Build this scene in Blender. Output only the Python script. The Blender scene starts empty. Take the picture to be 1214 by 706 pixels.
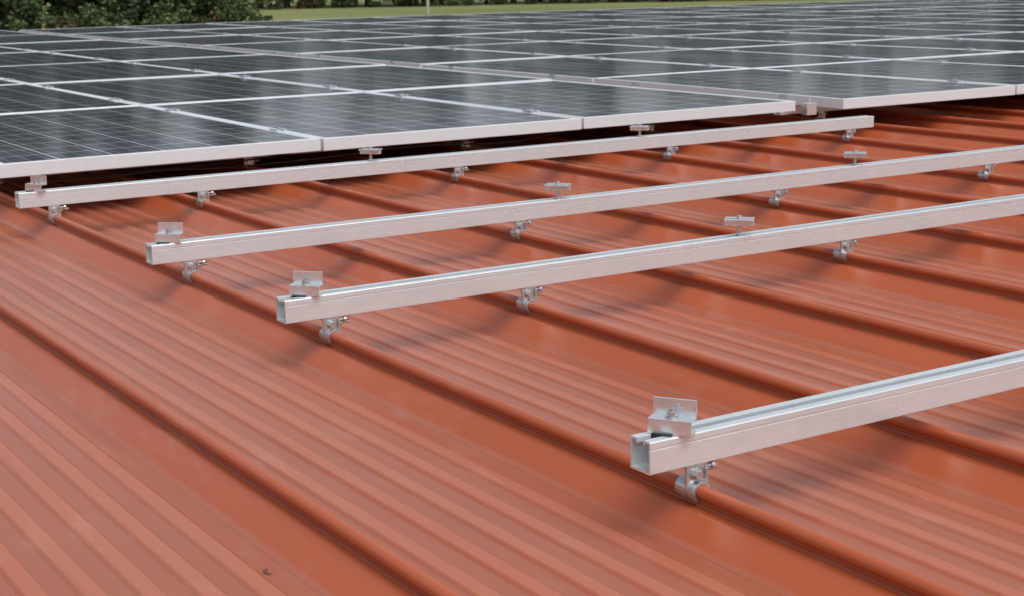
import bpy, bmesh, math, random
from mathutils import Vector, Matrix
random.seed(7)
scene = bpy.context.scene
col = scene.collection

# ------------------------------------------------------------ node helpers
def new_mat(name):
    m = bpy.data.materials.new(name); m.use_nodes = True
    nt = m.node_tree
    return m, nt, nt.nodes['Principled BSDF']
def N(nt, t, **kw):
    n = nt.nodes.new(t)
    for k, v in kw.items(): setattr(n, k, v)
    return n
def L(nt, a, b): nt.links.new(a, b)
def math_n(nt, op, a, b=None, c=None):
    n = N(nt, 'ShaderNodeMath', operation=op)
    for i, v in enumerate((a, b, c)):
        if v is None: continue
        if isinstance(v, (int, float)): n.inputs[i].default_value = v
        else: L(nt, v, n.inputs[i])
    return n.outputs[0]
def noise(nt, scale, detail=4, rough=.55, vec=None, mapscale=None, coord='Object'):
    tc = N(nt, 'ShaderNodeTexCoord'); src = tc.outputs[coord]
    if mapscale:
        mp = N(nt, 'ShaderNodeMapping'); mp.inputs['Scale'].default_value = mapscale
        L(nt, src, mp.inputs[0]); src = mp.outputs[0]
    n = N(nt, 'ShaderNodeTexNoise'); n.inputs['Scale'].default_value = scale
    n.inputs['Detail'].default_value = detail; n.inputs['Roughness'].default_value = rough
    L(nt, src, n.inputs['Vector'])
    return n.outputs['Fac']
def ramp(nt, fac, stops):
    r = N(nt, 'ShaderNodeValToRGB'); el = r.color_ramp.elements
    while len(el) < len(stops): el.new(.5)
    for e, (p, c) in zip(el, stops):
        e.position = p; e.color = (*c, 1) if len(c) == 3 else c
    L(nt, fac, r.inputs[0]); return r.outputs[0]
def mix(nt, fac, a, b, mode='MIX'):
    m = N(nt, 'ShaderNodeMix', data_type='RGBA', blend_type=mode)
    for s, v in ((0, fac), (6, a), (7, b)):
        if isinstance(v, (int, float)): m.inputs[s].default_value = v
        elif isinstance(v, tuple): m.inputs[s].default_value = (*v, 1)
        else: L(nt, v, m.inputs[s])
    return m.outputs[2]
def bump(nt, b, h, strength=.2, dist=.01):
    n = N(nt, 'ShaderNodeBump'); n.inputs['Strength'].default_value = strength
    n.inputs['Distance'].default_value = dist
    L(nt, h, n.inputs['Height']); L(nt, n.outputs[0], b.inputs['Normal'])

# ------------------------------------------------------------ materials
M_roof, nt, b = new_mat('painted_steel_terracotta')
big = noise(nt, .9, 5, .6)
streak = noise(nt, 3.0, 5, .6, mapscale=(6, .35, 6))
c = ramp(nt, big, [(.3, (.425, .092, .031)), (.7, (.49, .114, .040))])
dustf = math_n(nt, 'MULTIPLY', ramp(nt, streak, [(.42, (0, 0, 0)), (.72, (1, 1, 1))]), .34)
tc = N(nt, 'ShaderNodeTexCoord'); sx = N(nt, 'ShaderNodeSeparateXYZ'); L(nt, tc.outputs['Object'], sx.inputs[0])
low = N(nt, 'ShaderNodeMapRange'); L(nt, sx.outputs[2], low.inputs[0])
low.inputs[1].default_value = .005; low.inputs[2].default_value = .009; low.inputs[3].default_value = 1; low.inputs[4].default_value = .0
pan_sheen_dust = math_n(nt, 'ADD', math_n(nt, 'MULTIPLY', low.outputs[0], .28), math_n(nt, 'MULTIPLY', dustf, low.outputs[0]))  # pinker pans: overcast sheen painted into the colour, plus streaky dust
c = mix(nt, pan_sheen_dust, c, (.45, .195, .130))
grv = N(nt, 'ShaderNodeMapRange'); L(nt, sx.outputs[2], grv.inputs[0])
grv.inputs[1].default_value = .0; grv.inputs[2].default_value = .0035; grv.inputs[3].default_value = .38; grv.inputs[4].default_value = .0
c = mix(nt, math_n(nt, 'MULTIPLY', grv.outputs[0], math_n(nt, 'ADD', noise(nt, 4, 4, .6, mapscale=(1, .3, 1)), .35)), c, (.20, .055, .028))
bead_shade = ramp(nt, sx.outputs[2], [(.030, (0, 0, 0)), (.037, (1, 1, 1)), (.046, (0, 0, 0))])  # occlusion shade under the seam bead, painted into the colour by height
c = mix(nt, math_n(nt, 'MULTIPLY', bead_shade, .55), c, (.14, .035, .018))
spk = ramp(nt, noise(nt, 35, 2, .5), [(.70, (0, 0, 0)), (.78, (1, 1, 1))])
c = mix(nt, math_n(nt, 'MULTIPLY', spk, .25), c, (.20, .07, .045))
wm = ramp(nt, noise(nt, 9, 6, .7, mapscale=(1.6, .6, 1)), [(.56, (0, 0, 0)), (.70, (1, 1, 1))])
c = mix(nt, math_n(nt, 'MULTIPLY', wm, .14), c, (.62, .40, .32))
# long dirty run-off streaks along the slope
run = ramp(nt, noise(nt, 14, 4, .65, mapscale=(4, .12, 1)), [(.58, (0, 0, 0)), (.72, (1, 1, 1))])
c = mix(nt, math_n(nt, 'MULTIPLY', run, .22), c, (.22, .075, .045))
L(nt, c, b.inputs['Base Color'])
L(nt, ramp(nt, streak, [(.3, (.25, .25, .25)), (.7, (.42, .42, .42))]), b.inputs['Roughness'])
bump(nt, b, noise(nt, 5, 3, .5, mapscale=(1, .4, 1)), .2, .004)

def metal(name, c1, c2, rough=.4, metallic=.9, ms=(1, 12, 12)):
    m, nt, b = new_mat(name)
    n1 = noise(nt, 25, 4, .6, mapscale=ms)
    n2 = noise(nt, 6, 5, .65)
    cc = ramp(nt, n1, [(.3, c1), (.7, c2)])
    cc = mix(nt, math_n(nt, 'MULTIPLY', ramp(nt, n2, [(.5, (0, 0, 0)), (.75, (1, 1, 1))]), .28), cc, tuple(x * .75 for x in c1))
    L(nt, cc, b.inputs['Base Color'])
    b.inputs['Metallic'].default_value = metallic
    L(nt, ramp(nt, n2, [(.3, (rough - .06,) * 3), (.7, (rough + .12,) * 3)]), b.inputs['Roughness'])
    bump(nt, b, n1, .03, .0008)
    return m
M_rail = metal('mill_aluminium', (.68, .73, .745), (.79, .835, .85), .28, .42)
M_frame = metal('anodised_frame', (.74, .785, .805), (.81, .845, .86), .36, .22)
M_clamp = metal('clamp_aluminium', (.66, .69, .71), (.80, .82, .84), .22, .68, (4, 4, 4))
M_steel = metal('stainless_steel', (.48, .50, .51), (.62, .64, .65), .24, .8, (4, 4, 4))

M_black, nt, b = new_mat('black_plastic')
L(nt, ramp(nt, noise(nt, 80), [(.3, (.012, .012, .012)), (.7, (.03, .03, .03))]), b.inputs['Base Color']); b.inputs['Roughness'].default_value = .5
M_back, nt, b = new_mat('backsheet')
L(nt, ramp(nt, noise(nt, 10), [(.3, (.6, .6, .6)), (.7, (.66, .66, .66))]), b.inputs['Base Color'])

PW, PL, PH = .980, 1.622, .038
fw = .016
M_pv, nt, b = new_mat('solar_glass')
tc = N(nt, 'ShaderNodeTexCoord'); s = N(nt, 'ShaderNodeSeparateXYZ'); L(nt, tc.outputs['Object'], s.inputs[0])
mx, my = fw + .006, fw + .012
px = (PW - 2 * mx) / 6; py = (PL - 2 * my) / 10
def cellcoord(o, margin, pitch):
    return math_n(nt, 'DIVIDE', math_n(nt, 'SUBTRACT', o, margin), pitch)
cx = cellcoord(s.outputs[0], mx, px); cy = cellcoord(s.outputs[1], my, py)
fx = math_n(nt, 'FRACT', cx); fy = math_n(nt, 'FRACT', cy)
def edge(f, w):
    return math_n(nt, 'GREATER_THAN', math_n(nt, 'ABSOLUTE', math_n(nt, 'SUBTRACT', f, .5)), .5 - w)
gap = math_n(nt, 'MAXIMUM', edge(fx, .015), edge(fy, .015))
outx = math_n(nt, 'GREATER_THAN', math_n(nt, 'ABSOLUTE', math_n(nt, 'SUBTRACT', cx, 3)), 3)
outy = math_n(nt, 'GREATER_THAN', math_n(nt, 'ABSOLUTE', math_n(nt, 'SUBTRACT', cy, 5)), 5)
gap = math_n(nt, 'MAXIMUM', gap, math_n(nt, 'MAXIMUM', outx, outy))
bb = math_n(nt, 'LESS_THAN', math_n(nt, 'ABSOLUTE', math_n(nt, 'SUBTRACT', math_n(nt, 'FRACT', math_n(nt, 'MULTIPLY', fx, 3)), .5)), .022)
vor = N(nt, 'ShaderNodeTexVoronoi'); vor.inputs['Scale'].default_value = 45; L(nt, tc.outputs['Object'], vor.inputs['Vector'])
oi = N(nt, 'ShaderNodeObjectInfo')
wn = N(nt, 'ShaderNodeTexWhiteNoise', noise_dimensions='3D')
cv = N(nt, 'ShaderNodeCombineXYZ'); L(nt, math_n(nt, 'FLOOR', cx), cv.inputs[0]); L(nt, math_n(nt, 'FLOOR', cy), cv.inputs[1]); L(nt, oi.outputs['Random'], cv.inputs[2])
L(nt, cv.outputs[0], wn.inputs['Vector'])
sv = math_n(nt, 'ADD', math_n(nt, 'MULTIPLY', wn.outputs['Value'], .5), math_n(nt, 'MULTIPLY', vor.outputs['Distance'], .5))
cell = ramp(nt, sv, [(.1, (.008, .012, .026)), (.9, (.018, .025, .050))])
c = mix(nt, bb, cell, (.34, .36, .38)); c = mix(nt, gap, c, (.66, .68, .70))
dust = ramp(nt, noise(nt, 2.2, 5, .6), [(.4, (0, 0, 0)), (.8, (1, 1, 1))])
c = mix(nt, math_n(nt, 'ADD', math_n(nt, 'MULTIPLY', dust, .03), .01), c, (.35, .34, .31))
L(nt, c, b.inputs['Base Color'])
L(nt, ramp(nt, noise(nt, 3, 4, .6), [(.3, (.09,) * 3), (.7, (.15,) * 3)]), b.inputs['Roughness'])
b.inputs['IOR'].default_value = 1.23
bump(nt, b, noise(nt, 2.5, 2, .5), .08, .004)

M_grass, nt, b = new_mat('grass')
g = ramp(nt, noise(nt, .03, 6, .6), [(.3, (.14, .17, .045)), (.55, (.22, .24, .08)), (.75, (.33, .30, .13))])
g = mix(nt, math_n(nt, 'MULTIPLY', noise(nt, 1.5, 4, .7), .4), g, (.09, .12, .035))
L(nt, g, b.inputs['Base Color']); b.inputs['Roughness'].default_value = .9
bump(nt, b, noise(nt, 3, 5, .7), .6, .1)
def leafmat(name, a, c_):
    m, nt, b = new_mat(name)
    L(nt, ramp(nt, noise(nt, 1.3, 4, .6), [(.3, a), (.7, c_)]), b.inputs['Base Color'])
    b.inputs['Roughness'].default_value = .6
    return m
M_leaf = [leafmat('leaves_dark', (.026, .048, .016), (.055, .088, .028)),
          leafmat('leaves_mid', (.045, .078, .024), (.085, .125, .036)),
          leafmat('leaves_bright', (.075, .11, .03), (.12, .155, .05)),
          leafmat('leaves_russet', (.10, .045, .022), (.15, .07, .035))]
M_bark, nt, b = new_mat('bark')
L(nt, ramp(nt, noise(nt, 4, 5, .6, mapscale=(3, 3, .5)), [(.3, (.05, .035, .025)), (.7, (.13, .10, .075))]), b.inputs['Base Color']); b.inputs['Roughness'].default_value = .9
M_wall, nt, b = new_mat('wall_cladding')
L(nt, ramp(nt, noise(nt, 2, 4), [(.3, (.45, .42, .36)), (.7, (.52, .49, .43))]), b.inputs['Base Color'])

# ------------------------------------------------------------ mesh helpers
def obj_from_bm(bm, name, mats, parent=None, smooth=False, bevel=0):
    me = bpy.data.meshes.new(name); bmesh.ops.recalc_face_normals(bm, faces=bm.faces[:])
    bm.to_mesh(me); bm.free()
    for m in mats: me.materials.append(m)
    if smooth:
        for p in me.polygons: p.use_smooth = True
    o = bpy.data.objects.new(name, me); col.objects.link(o)
    if parent: o.parent = parent
    if bevel:
        md = o.modifiers.new('bev', 'BEVEL'); md.width = bevel; md.segments = 2; md.limit_method = 'ANGLE'
    return o
def box(bm, x0, x1, y0, y1, z0, z1, mi=0):
    v = [bm.verts.new((x, y, z)) for x in (x0, x1) for y in (y0, y1) for z in (z0, z1)]
    for f in ((0, 1, 3, 2), (4, 6, 7, 5), (0, 4, 5, 1), (2, 3, 7, 6), (0, 2, 6, 4), (1, 5, 7, 3)):
        fa = bm.faces.new([v[i] for i in f]); fa.material_index = mi
def extr(bm, prof, a0, a1, axis, mi=0):
    def P(p, a):
        if axis == 'X': return (a, p[0], p[1])
        if axis == 'Y': return (p[0], a, p[1])
        return (p[0], p[1], a)
    A = [bm.verts.new(P(p, a0)) for p in prof]; B = [bm.verts.new(P(p, a1)) for p in prof]
    n = len(prof)
    for i in range(n):
        f = bm.faces.new((A[i], A[(i + 1) % n], B[(i + 1) % n], B[i])); f.material_index = mi
    f = bm.faces.new(A); f.material_index = mi
    f = bm.faces.new(B[::-1]); f.material_index = mi
def cyl(bm, c, r, a0, a1, axis, seg=12, mi=0, rot=0):
    prof = [(c[0] + r * math.cos(rot + 2 * math.pi * i / seg), c[1] + r * math.sin(rot + 2 * math.pi * i / seg)) for i in range(seg)]
    extr(bm, prof, a0, a1, axis, mi)
def empty(name, loc=(0, 0, 0)):
    e = bpy.data.objects.new(name, None); e.location = loc; e.empty_display_size = .1; col.objects.link(e); return e

# ------------------------------------------------------------ roof / building
RS = .409; RX1 = 1.122
XL, XR, YN, YF = RX1 - RS * 16, RX1 + RS * 62, -3.0, 16.6
prof = []
k0, k1 = -16, 62
BR = .0085; BZ = .0515
for k in range(k0, k1):
    x = RX1 + RS * k
    prof += [(x - .054, 0), (x - .020, .031), (x - .017, .0325), (x - .005, .0345), (x - .0035, .036), (x - .0035, .040)]
    for i in range(15):
        a = math.radians(245 - i * 22)
        prof.append((x + BR * math.cos(a), BZ + BR * math.sin(a)))
    prof += [(x + .0035, .040), (x + .0035, .036), (x + .005, .0345), (x + .017, .0325), (x + .020, .031), (x + .054, 0)]
    for j in range(5):
        cxx = x + .0965 + j * .054
        prof += [(cxx - .0150, 0), (cxx - .0098, .0040), (cxx + .0098, .0040), (cxx + .0150, 0)]
bm = bmesh.new()
ys = [YN, 0, 2, 4, 6, 9, 12, YF]
rows = [[bm.verts.new((p[0], y, p[1])) for p in prof] for y in ys]
for r0, r1 in zip(rows, rows[1:]):
    for i in range(len(prof) - 1):
        bm.faces.new((r0[i], r0[i + 1], r1[i + 1], r1[i]))
bld = empty('metal_roofed_building')
GZ = -3.3
roof = obj_from_bm(bm, 'standing_seam_roof', [M_roof], bld)
for p in roof.data.polygons: p.use_smooth = True
roof.data.set_sharp_from_angle(angle=math.radians(24))
bv = roof.modifiers.new('bev', 'BEVEL'); bv.width = .0013; bv.segments = 2; bv.limit_method = 'ANGLE'; bv.angle_limit = math.radians(28)
bm = bmesh.new()
box(bm, XL + .3, XR - .3, YN + .3, YF - .3, GZ, -.06)
obj_from_bm(bm, 'walls', [M_wall], bld)
bm = bmesh.new()
box(bm, XL, XR, YF, YF + .03, -.12, .01); box(bm, XL, XR, YN - .03, YN, -.12, .01)
obj_from_bm(bm, 'eave_trim', [M_roof], bld)

# ------------------------------------------------------------ rails
railprof = [(.038, 0), (.038, .040), (.025, .040), (.025, .034), (.0275, .034), (.0275, .0372), (.0352, .0372),
            (.0352, .0028), (.0028, .0028), (.0028, .0372), (.0105, .0372), (.0105, .034), (.013, .034), (.013, .040),
            (.0012, .040), (0, .0388), (0, .0318), (.0009, .0312), (.0009, .0298), (0, .0292), (0, 0.001), (.001, 0)]
RZ = .085; RT = RZ + .040
def rail(x0, x1, y, name='mounting_rail'):
    bm = bmesh.new()
    extr(bm, railprof, 0, x1 - x0, 'X')
    o = obj_from_bm(bm, name, [M_rail]); o.location = (x0, y, RZ)
    return o
YD, YC, YB, YA = 1.349, 2.335, 2.993, 3.964
front = [(YD, 1.048), (YC, 1.034), (YB, 1.036), (YA, 1.030)]
for y, x0 in front: rail(x0, 4.10, y)

def seam_mesh():
    bm = bmesh.new()
    r0, r1 = BR + .0006, BR + .0050
    def ring(r, a0, a1, n=16): return [(r * math.cos(math.radians(a0 + (a1 - a0) * i / n)), BZ - .0005 + r * math.sin(math.radians(a0 + (a1 - a0) * i / n))) for i in range(n + 1)]
    pr = ring(r1, -58, 238) + ring(r0, 238, -58)
    extr(bm, pr, -.006, .030, 'Y')
    box(bm, .0085, .0125, -.003, .029, .056, .0800)
    box(bm, -.0180, .0083, .0012, .0050, .0560, .0815)
    box(bm, -.0180, .0125, .0012, .034, .0815, .0846)
    cyl(bm, (-.004, .0732), .0080, -.0008, .0011, 'Y', 20)
    cyl(bm, (-.004, .0732), .0064, -.0065, -.0008, 'Y', 6)
    cyl(bm, (.014, .072), .0035, .0126, .038, 'X', 12)
    cyl(bm, (.014, .072), .0085, .0128, .0146, 'X', 18)
    cyl(bm, (.014, .072), .0068, .0146, .0211, 'X', 6)
    cyl(bm, (.006, .0785), .0026, .0126, .030, 'X', 10)
    cyl(bm, (.006, .0785), .0048, .0225, .0275, 'X', 6)
    me = bpy.data.meshes.new('seam_clamp'); bmesh.ops.recalc_face_normals(bm, faces=bm.faces[:]); bm.to_mesh(me); bm.free()
    me.materials.append(M_steel); return me
seam = seam_mesh()
def inst(me, name, loc, rz=0, rx=0, ry=0, bevel=0):
    o = bpy.data.objects.new(name, me); o.location = loc; o.rotation_euler = (rx, ry, rz); col.objects.link(o)
    if bevel:
        md = o.modifiers.new('bev', 'BEVEL'); md.width = bevel; md.segments = 2; md.limit_method = 'ANGLE'
    return o
for y, ks in ((YD, (0, 2, 4, 6)), (YC, (0, 1, 3, 5, 7)), (YB, (0, 2, 4, 6)), (YA, (0, 1, 3, 5, 7))):
    for k in ks:
        if RX1 + RS * k > 4.1: continue
        inst(seam, 'seam_clamp', (RX1 + RS * k, y, 0), bevel=.0005)

def endclamp_mesh(W=.027):
    bm = bmesh.new(); t = .003
    pr = [(0, 0), (t, 0), (t, .0155), (.024, .0155), (.024, .039), (.021, .039), (.021, .0185), (0, .0185)]
    extr(bm, pr, -W, W, 'X')
    extr(bm, [(t, 0), (.021, 0), (.021, t), (t, t)], -W, W, 'X')
    cyl(bm, (0, .0115), .0085, .0186, .0202, 'Z', 20, 1)
    cyl(bm, (0, .0115), .0067, .0202, .0266, 'Z', 6, 1, .3)
    cyl(bm, (0, .0115), .0035, -.02, .0300, 'Z', 12, 1)
    box(bm, -.021, .004, -.005, -.0005, -.0045, .0015, 2)
    me = bpy.data.meshes.new('end_clamp'); bmesh.ops.recalc_face_normals(bm, faces=bm.faces[:]); bm.to_mesh(me); bm.free()
    for m in (M_clamp, M_steel, M_black): me.materials.append(m)
    return me
endc = endclamp_mesh()
X0 = 1.07; PX = .99
for y, a, dx in ((YD, -56, .014), (YC, -46, .004), (YB, -40, .004), (YA, -60, .0)):
    inst(endc, 'end_clamp', (X0 + dx, y + .010, RT + .0006), math.radians(a), bevel=.0005)
def midclamp_mesh(h):
    bm = bmesh.new(); t = .003
    z0 = h; z1 = h + .014
    pr = [(-.020, z1), (-.020, z1 - t), (-.0095, z1 - t), (-.0095, z0), (.0095, z0), (.0095, z1 - t), (.020, z1 - t), (.020, z1),
          (.0065, z1), (.0065, z0 + t), (-.0065, z0 + t), (-.0065, z1)]
    extr(bm, pr, -.030, .030, 'Y')
    cyl(bm, (0, 0), .0038, -.02, z1 + .004, 'Z', 12, 1)
    cyl(bm, (0, 0), .0060, z1 - .006, z1 + .006, 'Z', 6, 1)
    cyl(bm, (0, 0), .0075, .0005, .004, 'Z', 6, 1)
    me = bpy.data.meshes.new('mid_clamp'); bmesh.ops.recalc_face_normals(bm, faces=bm.faces[:]); bm.to_mesh(me); bm.free()
    for m in (M_clamp, M_steel): me.materials.append(m)
    return me
midc = midclamp_mesh(.0205)
for y in (YD, YC, YB, YA):
    for k in (1, 2):
        inst(midc, 'mid_clamp', (X0 + PX * k - .002, y + .019, RT), math.radians(-136 + random.uniform(-4, 4)), bevel=.0004)

# ------------------------------------------------------------ solar panels
bm = bmesh.new()
def bar(x0, x1, y0, y1): box(bm, x0, x1, y0, y1, 0, PH, 0)
bar(0, PW, 0, fw); bar(0, PW, PL - fw, PL); bar(0, fw, fw, PL - fw); bar(PW - fw, PW, fw, PL - fw)
bmesh.ops.recalc_face_normals(bm, faces=bm.faces[:])
z = PH - .0012
v = [bm.verts.new(p) for p in ((fw, fw, z), (PW - fw, fw, z), (PW - fw, PL - fw, z), (fw, PL - fw, z))]
bm.faces.new(v).material_index = 1
z = PH - .008
v = [bm.verts.new(p) for p in ((fw, fw, z), (fw, PL - fw, z), (PW - fw, PL - fw, z), (PW - fw, fw, z))]
bm.faces.new(v).material_index = 2
pv = bpy.data.meshes.new('solar_panel'); bm.to_mesh(pv); bm.free()
for m in (M_frame, M_pv, M_back): pv.materials.append(m)
PY = 1.637
PZ = RT + .001
blocks = [(X0, 4.30, 3, 7), (4.205, 4.225, 20, 7)]
small_mid = midclamp_mesh(PH - .0105)
for bx, by, nc, nr in blocks:
    for r in range(nr):
        for c_ in range(nc):
            o = inst(pv, 'solar_panel', (bx + PX * c_, by + PY * r, PZ + random.uniform(-.0005, .0008)),
                     0, math.radians(random.uniform(-.12, .12)), math.radians(random.uniform(-.12, .12)))
            if r < 2: 
                md = o.modifiers.new('bev', 'BEVEL'); md.width = .0008; md.segments = 1; md.limit_method = 'ANGLE'
        for yo in (.325, 1.297):
            y = by + PY * r + yo
            rail(bx - .04, bx + PX * nc + .03, y - .019)
            for c_ in range(1, nc):
                inst(small_mid, 'mid_clamp', (bx + PX * c_ - .005, y, PZ + .0015))
            inst(endc, 'end_clamp', (bx + PX * nc + .017, y, RT + .0006), math.radians(90))
            inst(endc, 'end_clamp', (bx - .026, y, RT + .0006), math.radians(-90))
            if r < 3:
                for k in range(0, 9, 2):
                    xx = RX1 + RS * k
                    if bx < xx < bx + PX * nc: inst(seam, 'seam_clamp', (xx, y - .019, 0))

def cable(pts, mat, r=.003, name='solar_cable'):
    cu = bpy.data.curves.new(name, 'CURVE'); cu.dimensions = '3D'; cu.bevel_depth = r; cu.bevel_resolution = 2
    sp = cu.splines.new('NURBS'); sp.points.add(len(pts) - 1); sp.order_u = 4; sp.use_endpoint_u = True
    for p, q in zip(sp.points, pts): p.co = (*q, 1)
    cu.materials.append(mat); o = bpy.data.objects.new(name, cu); col.objects.link(o)
for s_ in range(2):
    pts = []; x = 1.2 + .15 * s_
    while x < 3.9:
        pts.append((x, 4.45 + .08 * s_ + random.uniform(-.03, .03), random.choice((.118, .09, .10, .085)) + random.uniform(-.01, .005))); x += random.uniform(.15, .3)
    cable(pts, M_black)
bm = bmesh.new(); box(bm, 0, .05, 0, .03, 0, .045); cyl(bm, (.025, .015), .005, .045, .06, 'Z', 6)
o = obj_from_bm(bm, 'grounding_lug', [M_clamp], bevel=.001); o.location = (4.09, 4.30, RT - .02)

bm = bmesh.new()
for i in range(4):
    a = random.uniform(0, 6.28); x, y = .640 + random.gauss(0, .003), 1.53 + random.gauss(0, .004)
    p = [Vector((x, y, .0008)) + Vector((math.cos(a + t) * r_, math.sin(a + t) * r_, random.uniform(0, .0015))) for t, r_ in ((0, .005), (1.5, .0018), (3.1, .004), (4.6, .0015))]
    bm.faces.new([bm.verts.new(q) for q in p])
obj_from_bm(bm, 'dry_leaf', [M_bark])

# ------------------------------------------------------------ ground
bm = bmesh.new()
n = 40; S = 900
vs = [[bm.verts.new((-S + 2 * S * i / n, -S + 2 * S * j / n, GZ)) for j in range(n + 1)] for i in range(n + 1)]
for i in range(n):
    for j in range(n): bm.faces.new((vs[i][j], vs[i + 1][j], vs[i + 1][j + 1], vs[i][j + 1]))
obj_from_bm(bm, 'grass_ground', [M_grass])

# ------------------------------------------------------------ trees
def tree_mesh(h, rad, nleaf, mats, base=.1, leaf=.28, seed=0):
    rnd = random.Random(seed); bm = bmesh.new()
    def limb(p, q, r0, r1, seg=7):
        d = (q - p).normalized(); u = d.orthogonal().normalized(); w = d.cross(u)
        A = [bm.verts.new(p + (u * math.cos(6.283 * i / seg) + w * math.sin(6.283 * i / seg)) * r0) for i in range(seg)]
        B = [bm.verts.new(q + (u * math.cos(6.283 * i / seg) + w * math.sin(6.283 * i / seg)) * r1) for i in range(seg)]
        for i in range(seg): bm.faces.new((A[i], A[(i + 1) % seg], B[(i + 1) % seg], B[i]))
    p = Vector((0, 0, 0)); r = h * .022; clumps = []
    for i in range(5):
        q = Vector((rnd.uniform(-.3, .3), rnd.uniform(-.3, .3), h * .85 * (i + 1) / 5)); limb(p, q, r, r * .72); r *= .72; p = q
    for i in range(26):
        t = rnd.uniform(base, .95); z = h * t
        w = rad * (math.sin(math.pi * min(1, (t - base) / (1.02 - base)) ** .75) * .8 + .25)
        a = rnd.uniform(0, 6.283); d = w * rnd.uniform(.35, .95)
        e = Vector((math.cos(a) * d, math.sin(a) * d, z + rnd.uniform(-.2, .5)))
        limb(Vector((0, 0, max(.3, z - d * .5))), e, h * .006, h * .002, 4)
        clumps.append((e, rnd.uniform(.5, 1.0) * rad * .36, rnd.choice(range(len(mats)))))
    for i in range(nleaf):
        c_, cr, mi = rnd.choice(clumps)
        d = Vector((rnd.gauss(0, 1), rnd.gauss(0, 1), rnd.gauss(0, .8))).normalized() * cr * rnd.uniform(.35, 1.1)
        c0 = c_ + d; u = Vector((rnd.gauss(0, 1), rnd.gauss(0, 1), rnd.gauss(0, .6))).normalized(); w = u.cross(Vector((rnd.gauss(0, 1), rnd.gauss(0, 1), rnd.gauss(0, 1)))).normalized()
        s_ = leaf * rnd.uniform(.5, 1.2)
        if c0.z < .05: continue
        f = bm.faces.new([bm.verts.new(c0 + u * s_), bm.verts.new(c0 + w * s_ * .6), bm.verts.new(c0 - u * s_), bm.verts.new(c0 - w * s_ * .6)])
        f.material_index = 1 + mi
    me = bpy.data.meshes.new('tree'); bm.to_mesh(me); bm.free()
    me.materials.append(M_bark)
    for m in mats: me.materials.append(m)
    return me
A, B_, C_, R_ = M_leaf
variants = [tree_mesh(13, 3.4, 4200, [A, B_, A], .14, .30, 1), tree_mesh(15, 3.8, 4500, [A, B_, C_], .18, .32, 2),
            tree_mesh(11, 3.2, 3600, [B_, C_, A], .08, .28, 3), tree_mesh(14, 3.0, 3800, [A, A, B_], .10, .30, 4)]
shrubs = [tree_mesh(2.6, 1.7, 1500, [A, B_], .05, .17, 5), tree_mesh(3.2, 1.9, 1500, [B_, C_], .05, .17, 6), tree_mesh(2.2, 1.5, 1300, [R_, A, B_], .05, .16, 7)]
def dirp(u, dist):
    x, y = .841 * (u - 607) + 996, -.5408 * (u - 607) + 1550
    l = math.hypot(x, y); return x / l * dist, y / l * dist
forest = empty('forest_treeline')
def plant(me, x, y, sc):
    o = bpy.data.objects.new('tree', me); o.location = (x, y, GZ - .05); o.rotation_euler = (0, 0, random.uniform(0, 6.28))
    o.scale = (sc * random.uniform(.9, 1.1), sc * random.uniform(.9, 1.1), sc * random.uniform(.85, 1.15)); o.parent = forest; col.objects.link(o)
def line(a0, a1, d0, d1, step, rows, meshes, smin, smax):
    ang = a0
    while ang < a1:
        t = (ang - a0) / (a1 - a0); d = d0 + (d1 - d0) * t
        for r in range(rows):
            dd = d + r * 5 + random.uniform(-1.5, 1.5); aa = math.radians(ang + random.uniform(-.5, .5) * math.degrees(step / d))
            plant(random.choice(meshes), math.sin(aa) * dd, math.cos(aa) * dd, random.uniform(smin, smax))
        ang += math.degrees(step / d)
line(-40, 22.5, 95, 105, 3.6, 3, variants, .8, 1.25)
line(-20, 23.5, 90, 100, 1.7, 2, shrubs, .7, 1.2)
line(20, 105, 182, 200, 4.6, 3, variants, 1.0, 1.55)
line(20, 60, 178, 192, 3.0, 1, shrubs, .7, 1.1)

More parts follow.
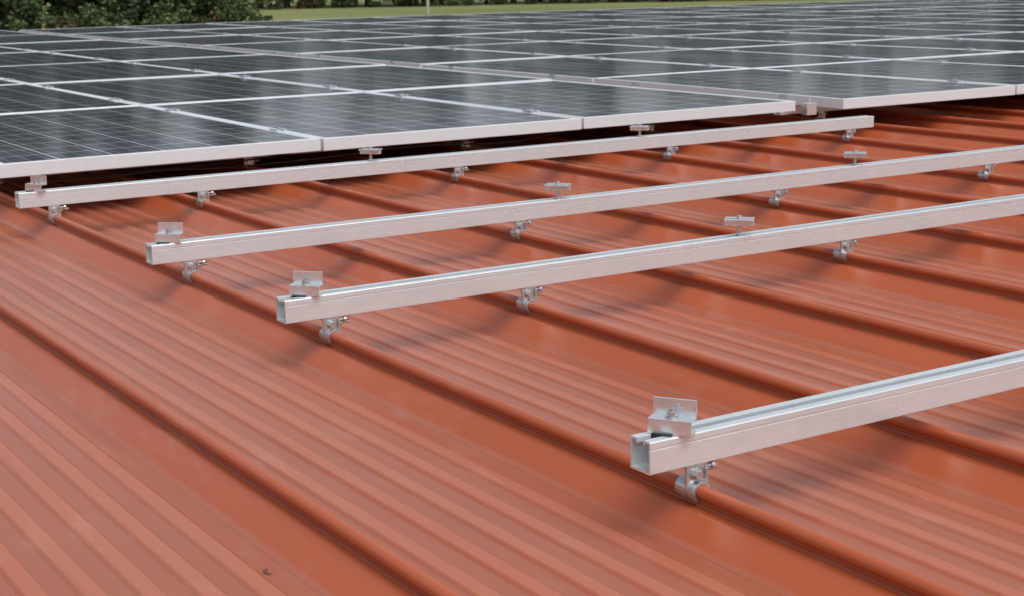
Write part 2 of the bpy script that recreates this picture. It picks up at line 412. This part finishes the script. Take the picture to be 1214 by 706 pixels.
bm = bmesh.new(); cyl(bm, (0, 0), .14, 0, 3.0, 'Z', 10); box(bm, -.5, .5, -.05, .05, 2.5, 2.62)
o = obj_from_bm(bm, 'wooden_post', [M_wall]); x, y = dirp(507, 150); o.location = (x, y, GZ)

# ------------------------------------------------------------ light
w = bpy.data.worlds.new('World'); scene.world = w; w.use_nodes = True
nt = w.node_tree; bg = nt.nodes['Background']
sky = N(nt, 'ShaderNodeTexSky', sky_type='NISHITA'); sky.sun_disc = False
EL, AZ = math.radians(62), math.radians(172)
sky.sun_elevation = EL; sky.sun_rotation = AZ; sky.dust_density = 3; sky.air_density = 1.0
hs = N(nt, 'ShaderNodeHueSaturation'); hs.inputs['Saturation'].default_value = .42
L(nt, sky.outputs[0], hs.inputs['Color']); L(nt, hs.outputs[0], bg.inputs[0]); bg.inputs[1].default_value = .15
sd = bpy.data.lights.new('sun', 'SUN'); sd.energy = 1.45; sd.angle = math.radians(55); sd.color = (1, .98, .95)
so = bpy.data.objects.new('sun', sd); col.objects.link(so)
dv = Vector((math.sin(AZ) * math.cos(EL), math.cos(AZ) * math.cos(EL), math.sin(EL)))
so.rotation_euler = dv.to_track_quat('Z', 'Y').to_euler()

# ------------------------------------------------------------ camera
cam = bpy.data.cameras.new('camera'); co = bpy.data.objects.new('camera', cam); col.objects.link(co)
d1 = Vector((.8410, -.1273, .5259)); d2 = Vector((-.5408, -.1677, .8243))
right = Vector((d1.x, d2.x, -.0167)).normalized()
back = -Vector((d1.z, d2.z, -.2098)).normalized()
up = back.cross(right).normalized(); right = up.cross(back).normalized()
M = Matrix((right, up, back)).transposed().to_4x4(); M.translation = Vector((0, 0, RZ + .58))
co.matrix_world = M
cam.sensor_width = 36; cam.lens = 36 * 1809 / 1214
cam.clip_start = .02; cam.clip_end = 3000
cam.dof.use_dof = True; cam.dof.focus_distance = 2.4; cam.dof.aperture_fstop = 18
scene.camera = co
scene.view_settings.view_transform = 'Standard'; scene.view_settings.look = 'None'; scene.view_settings.exposure = 0
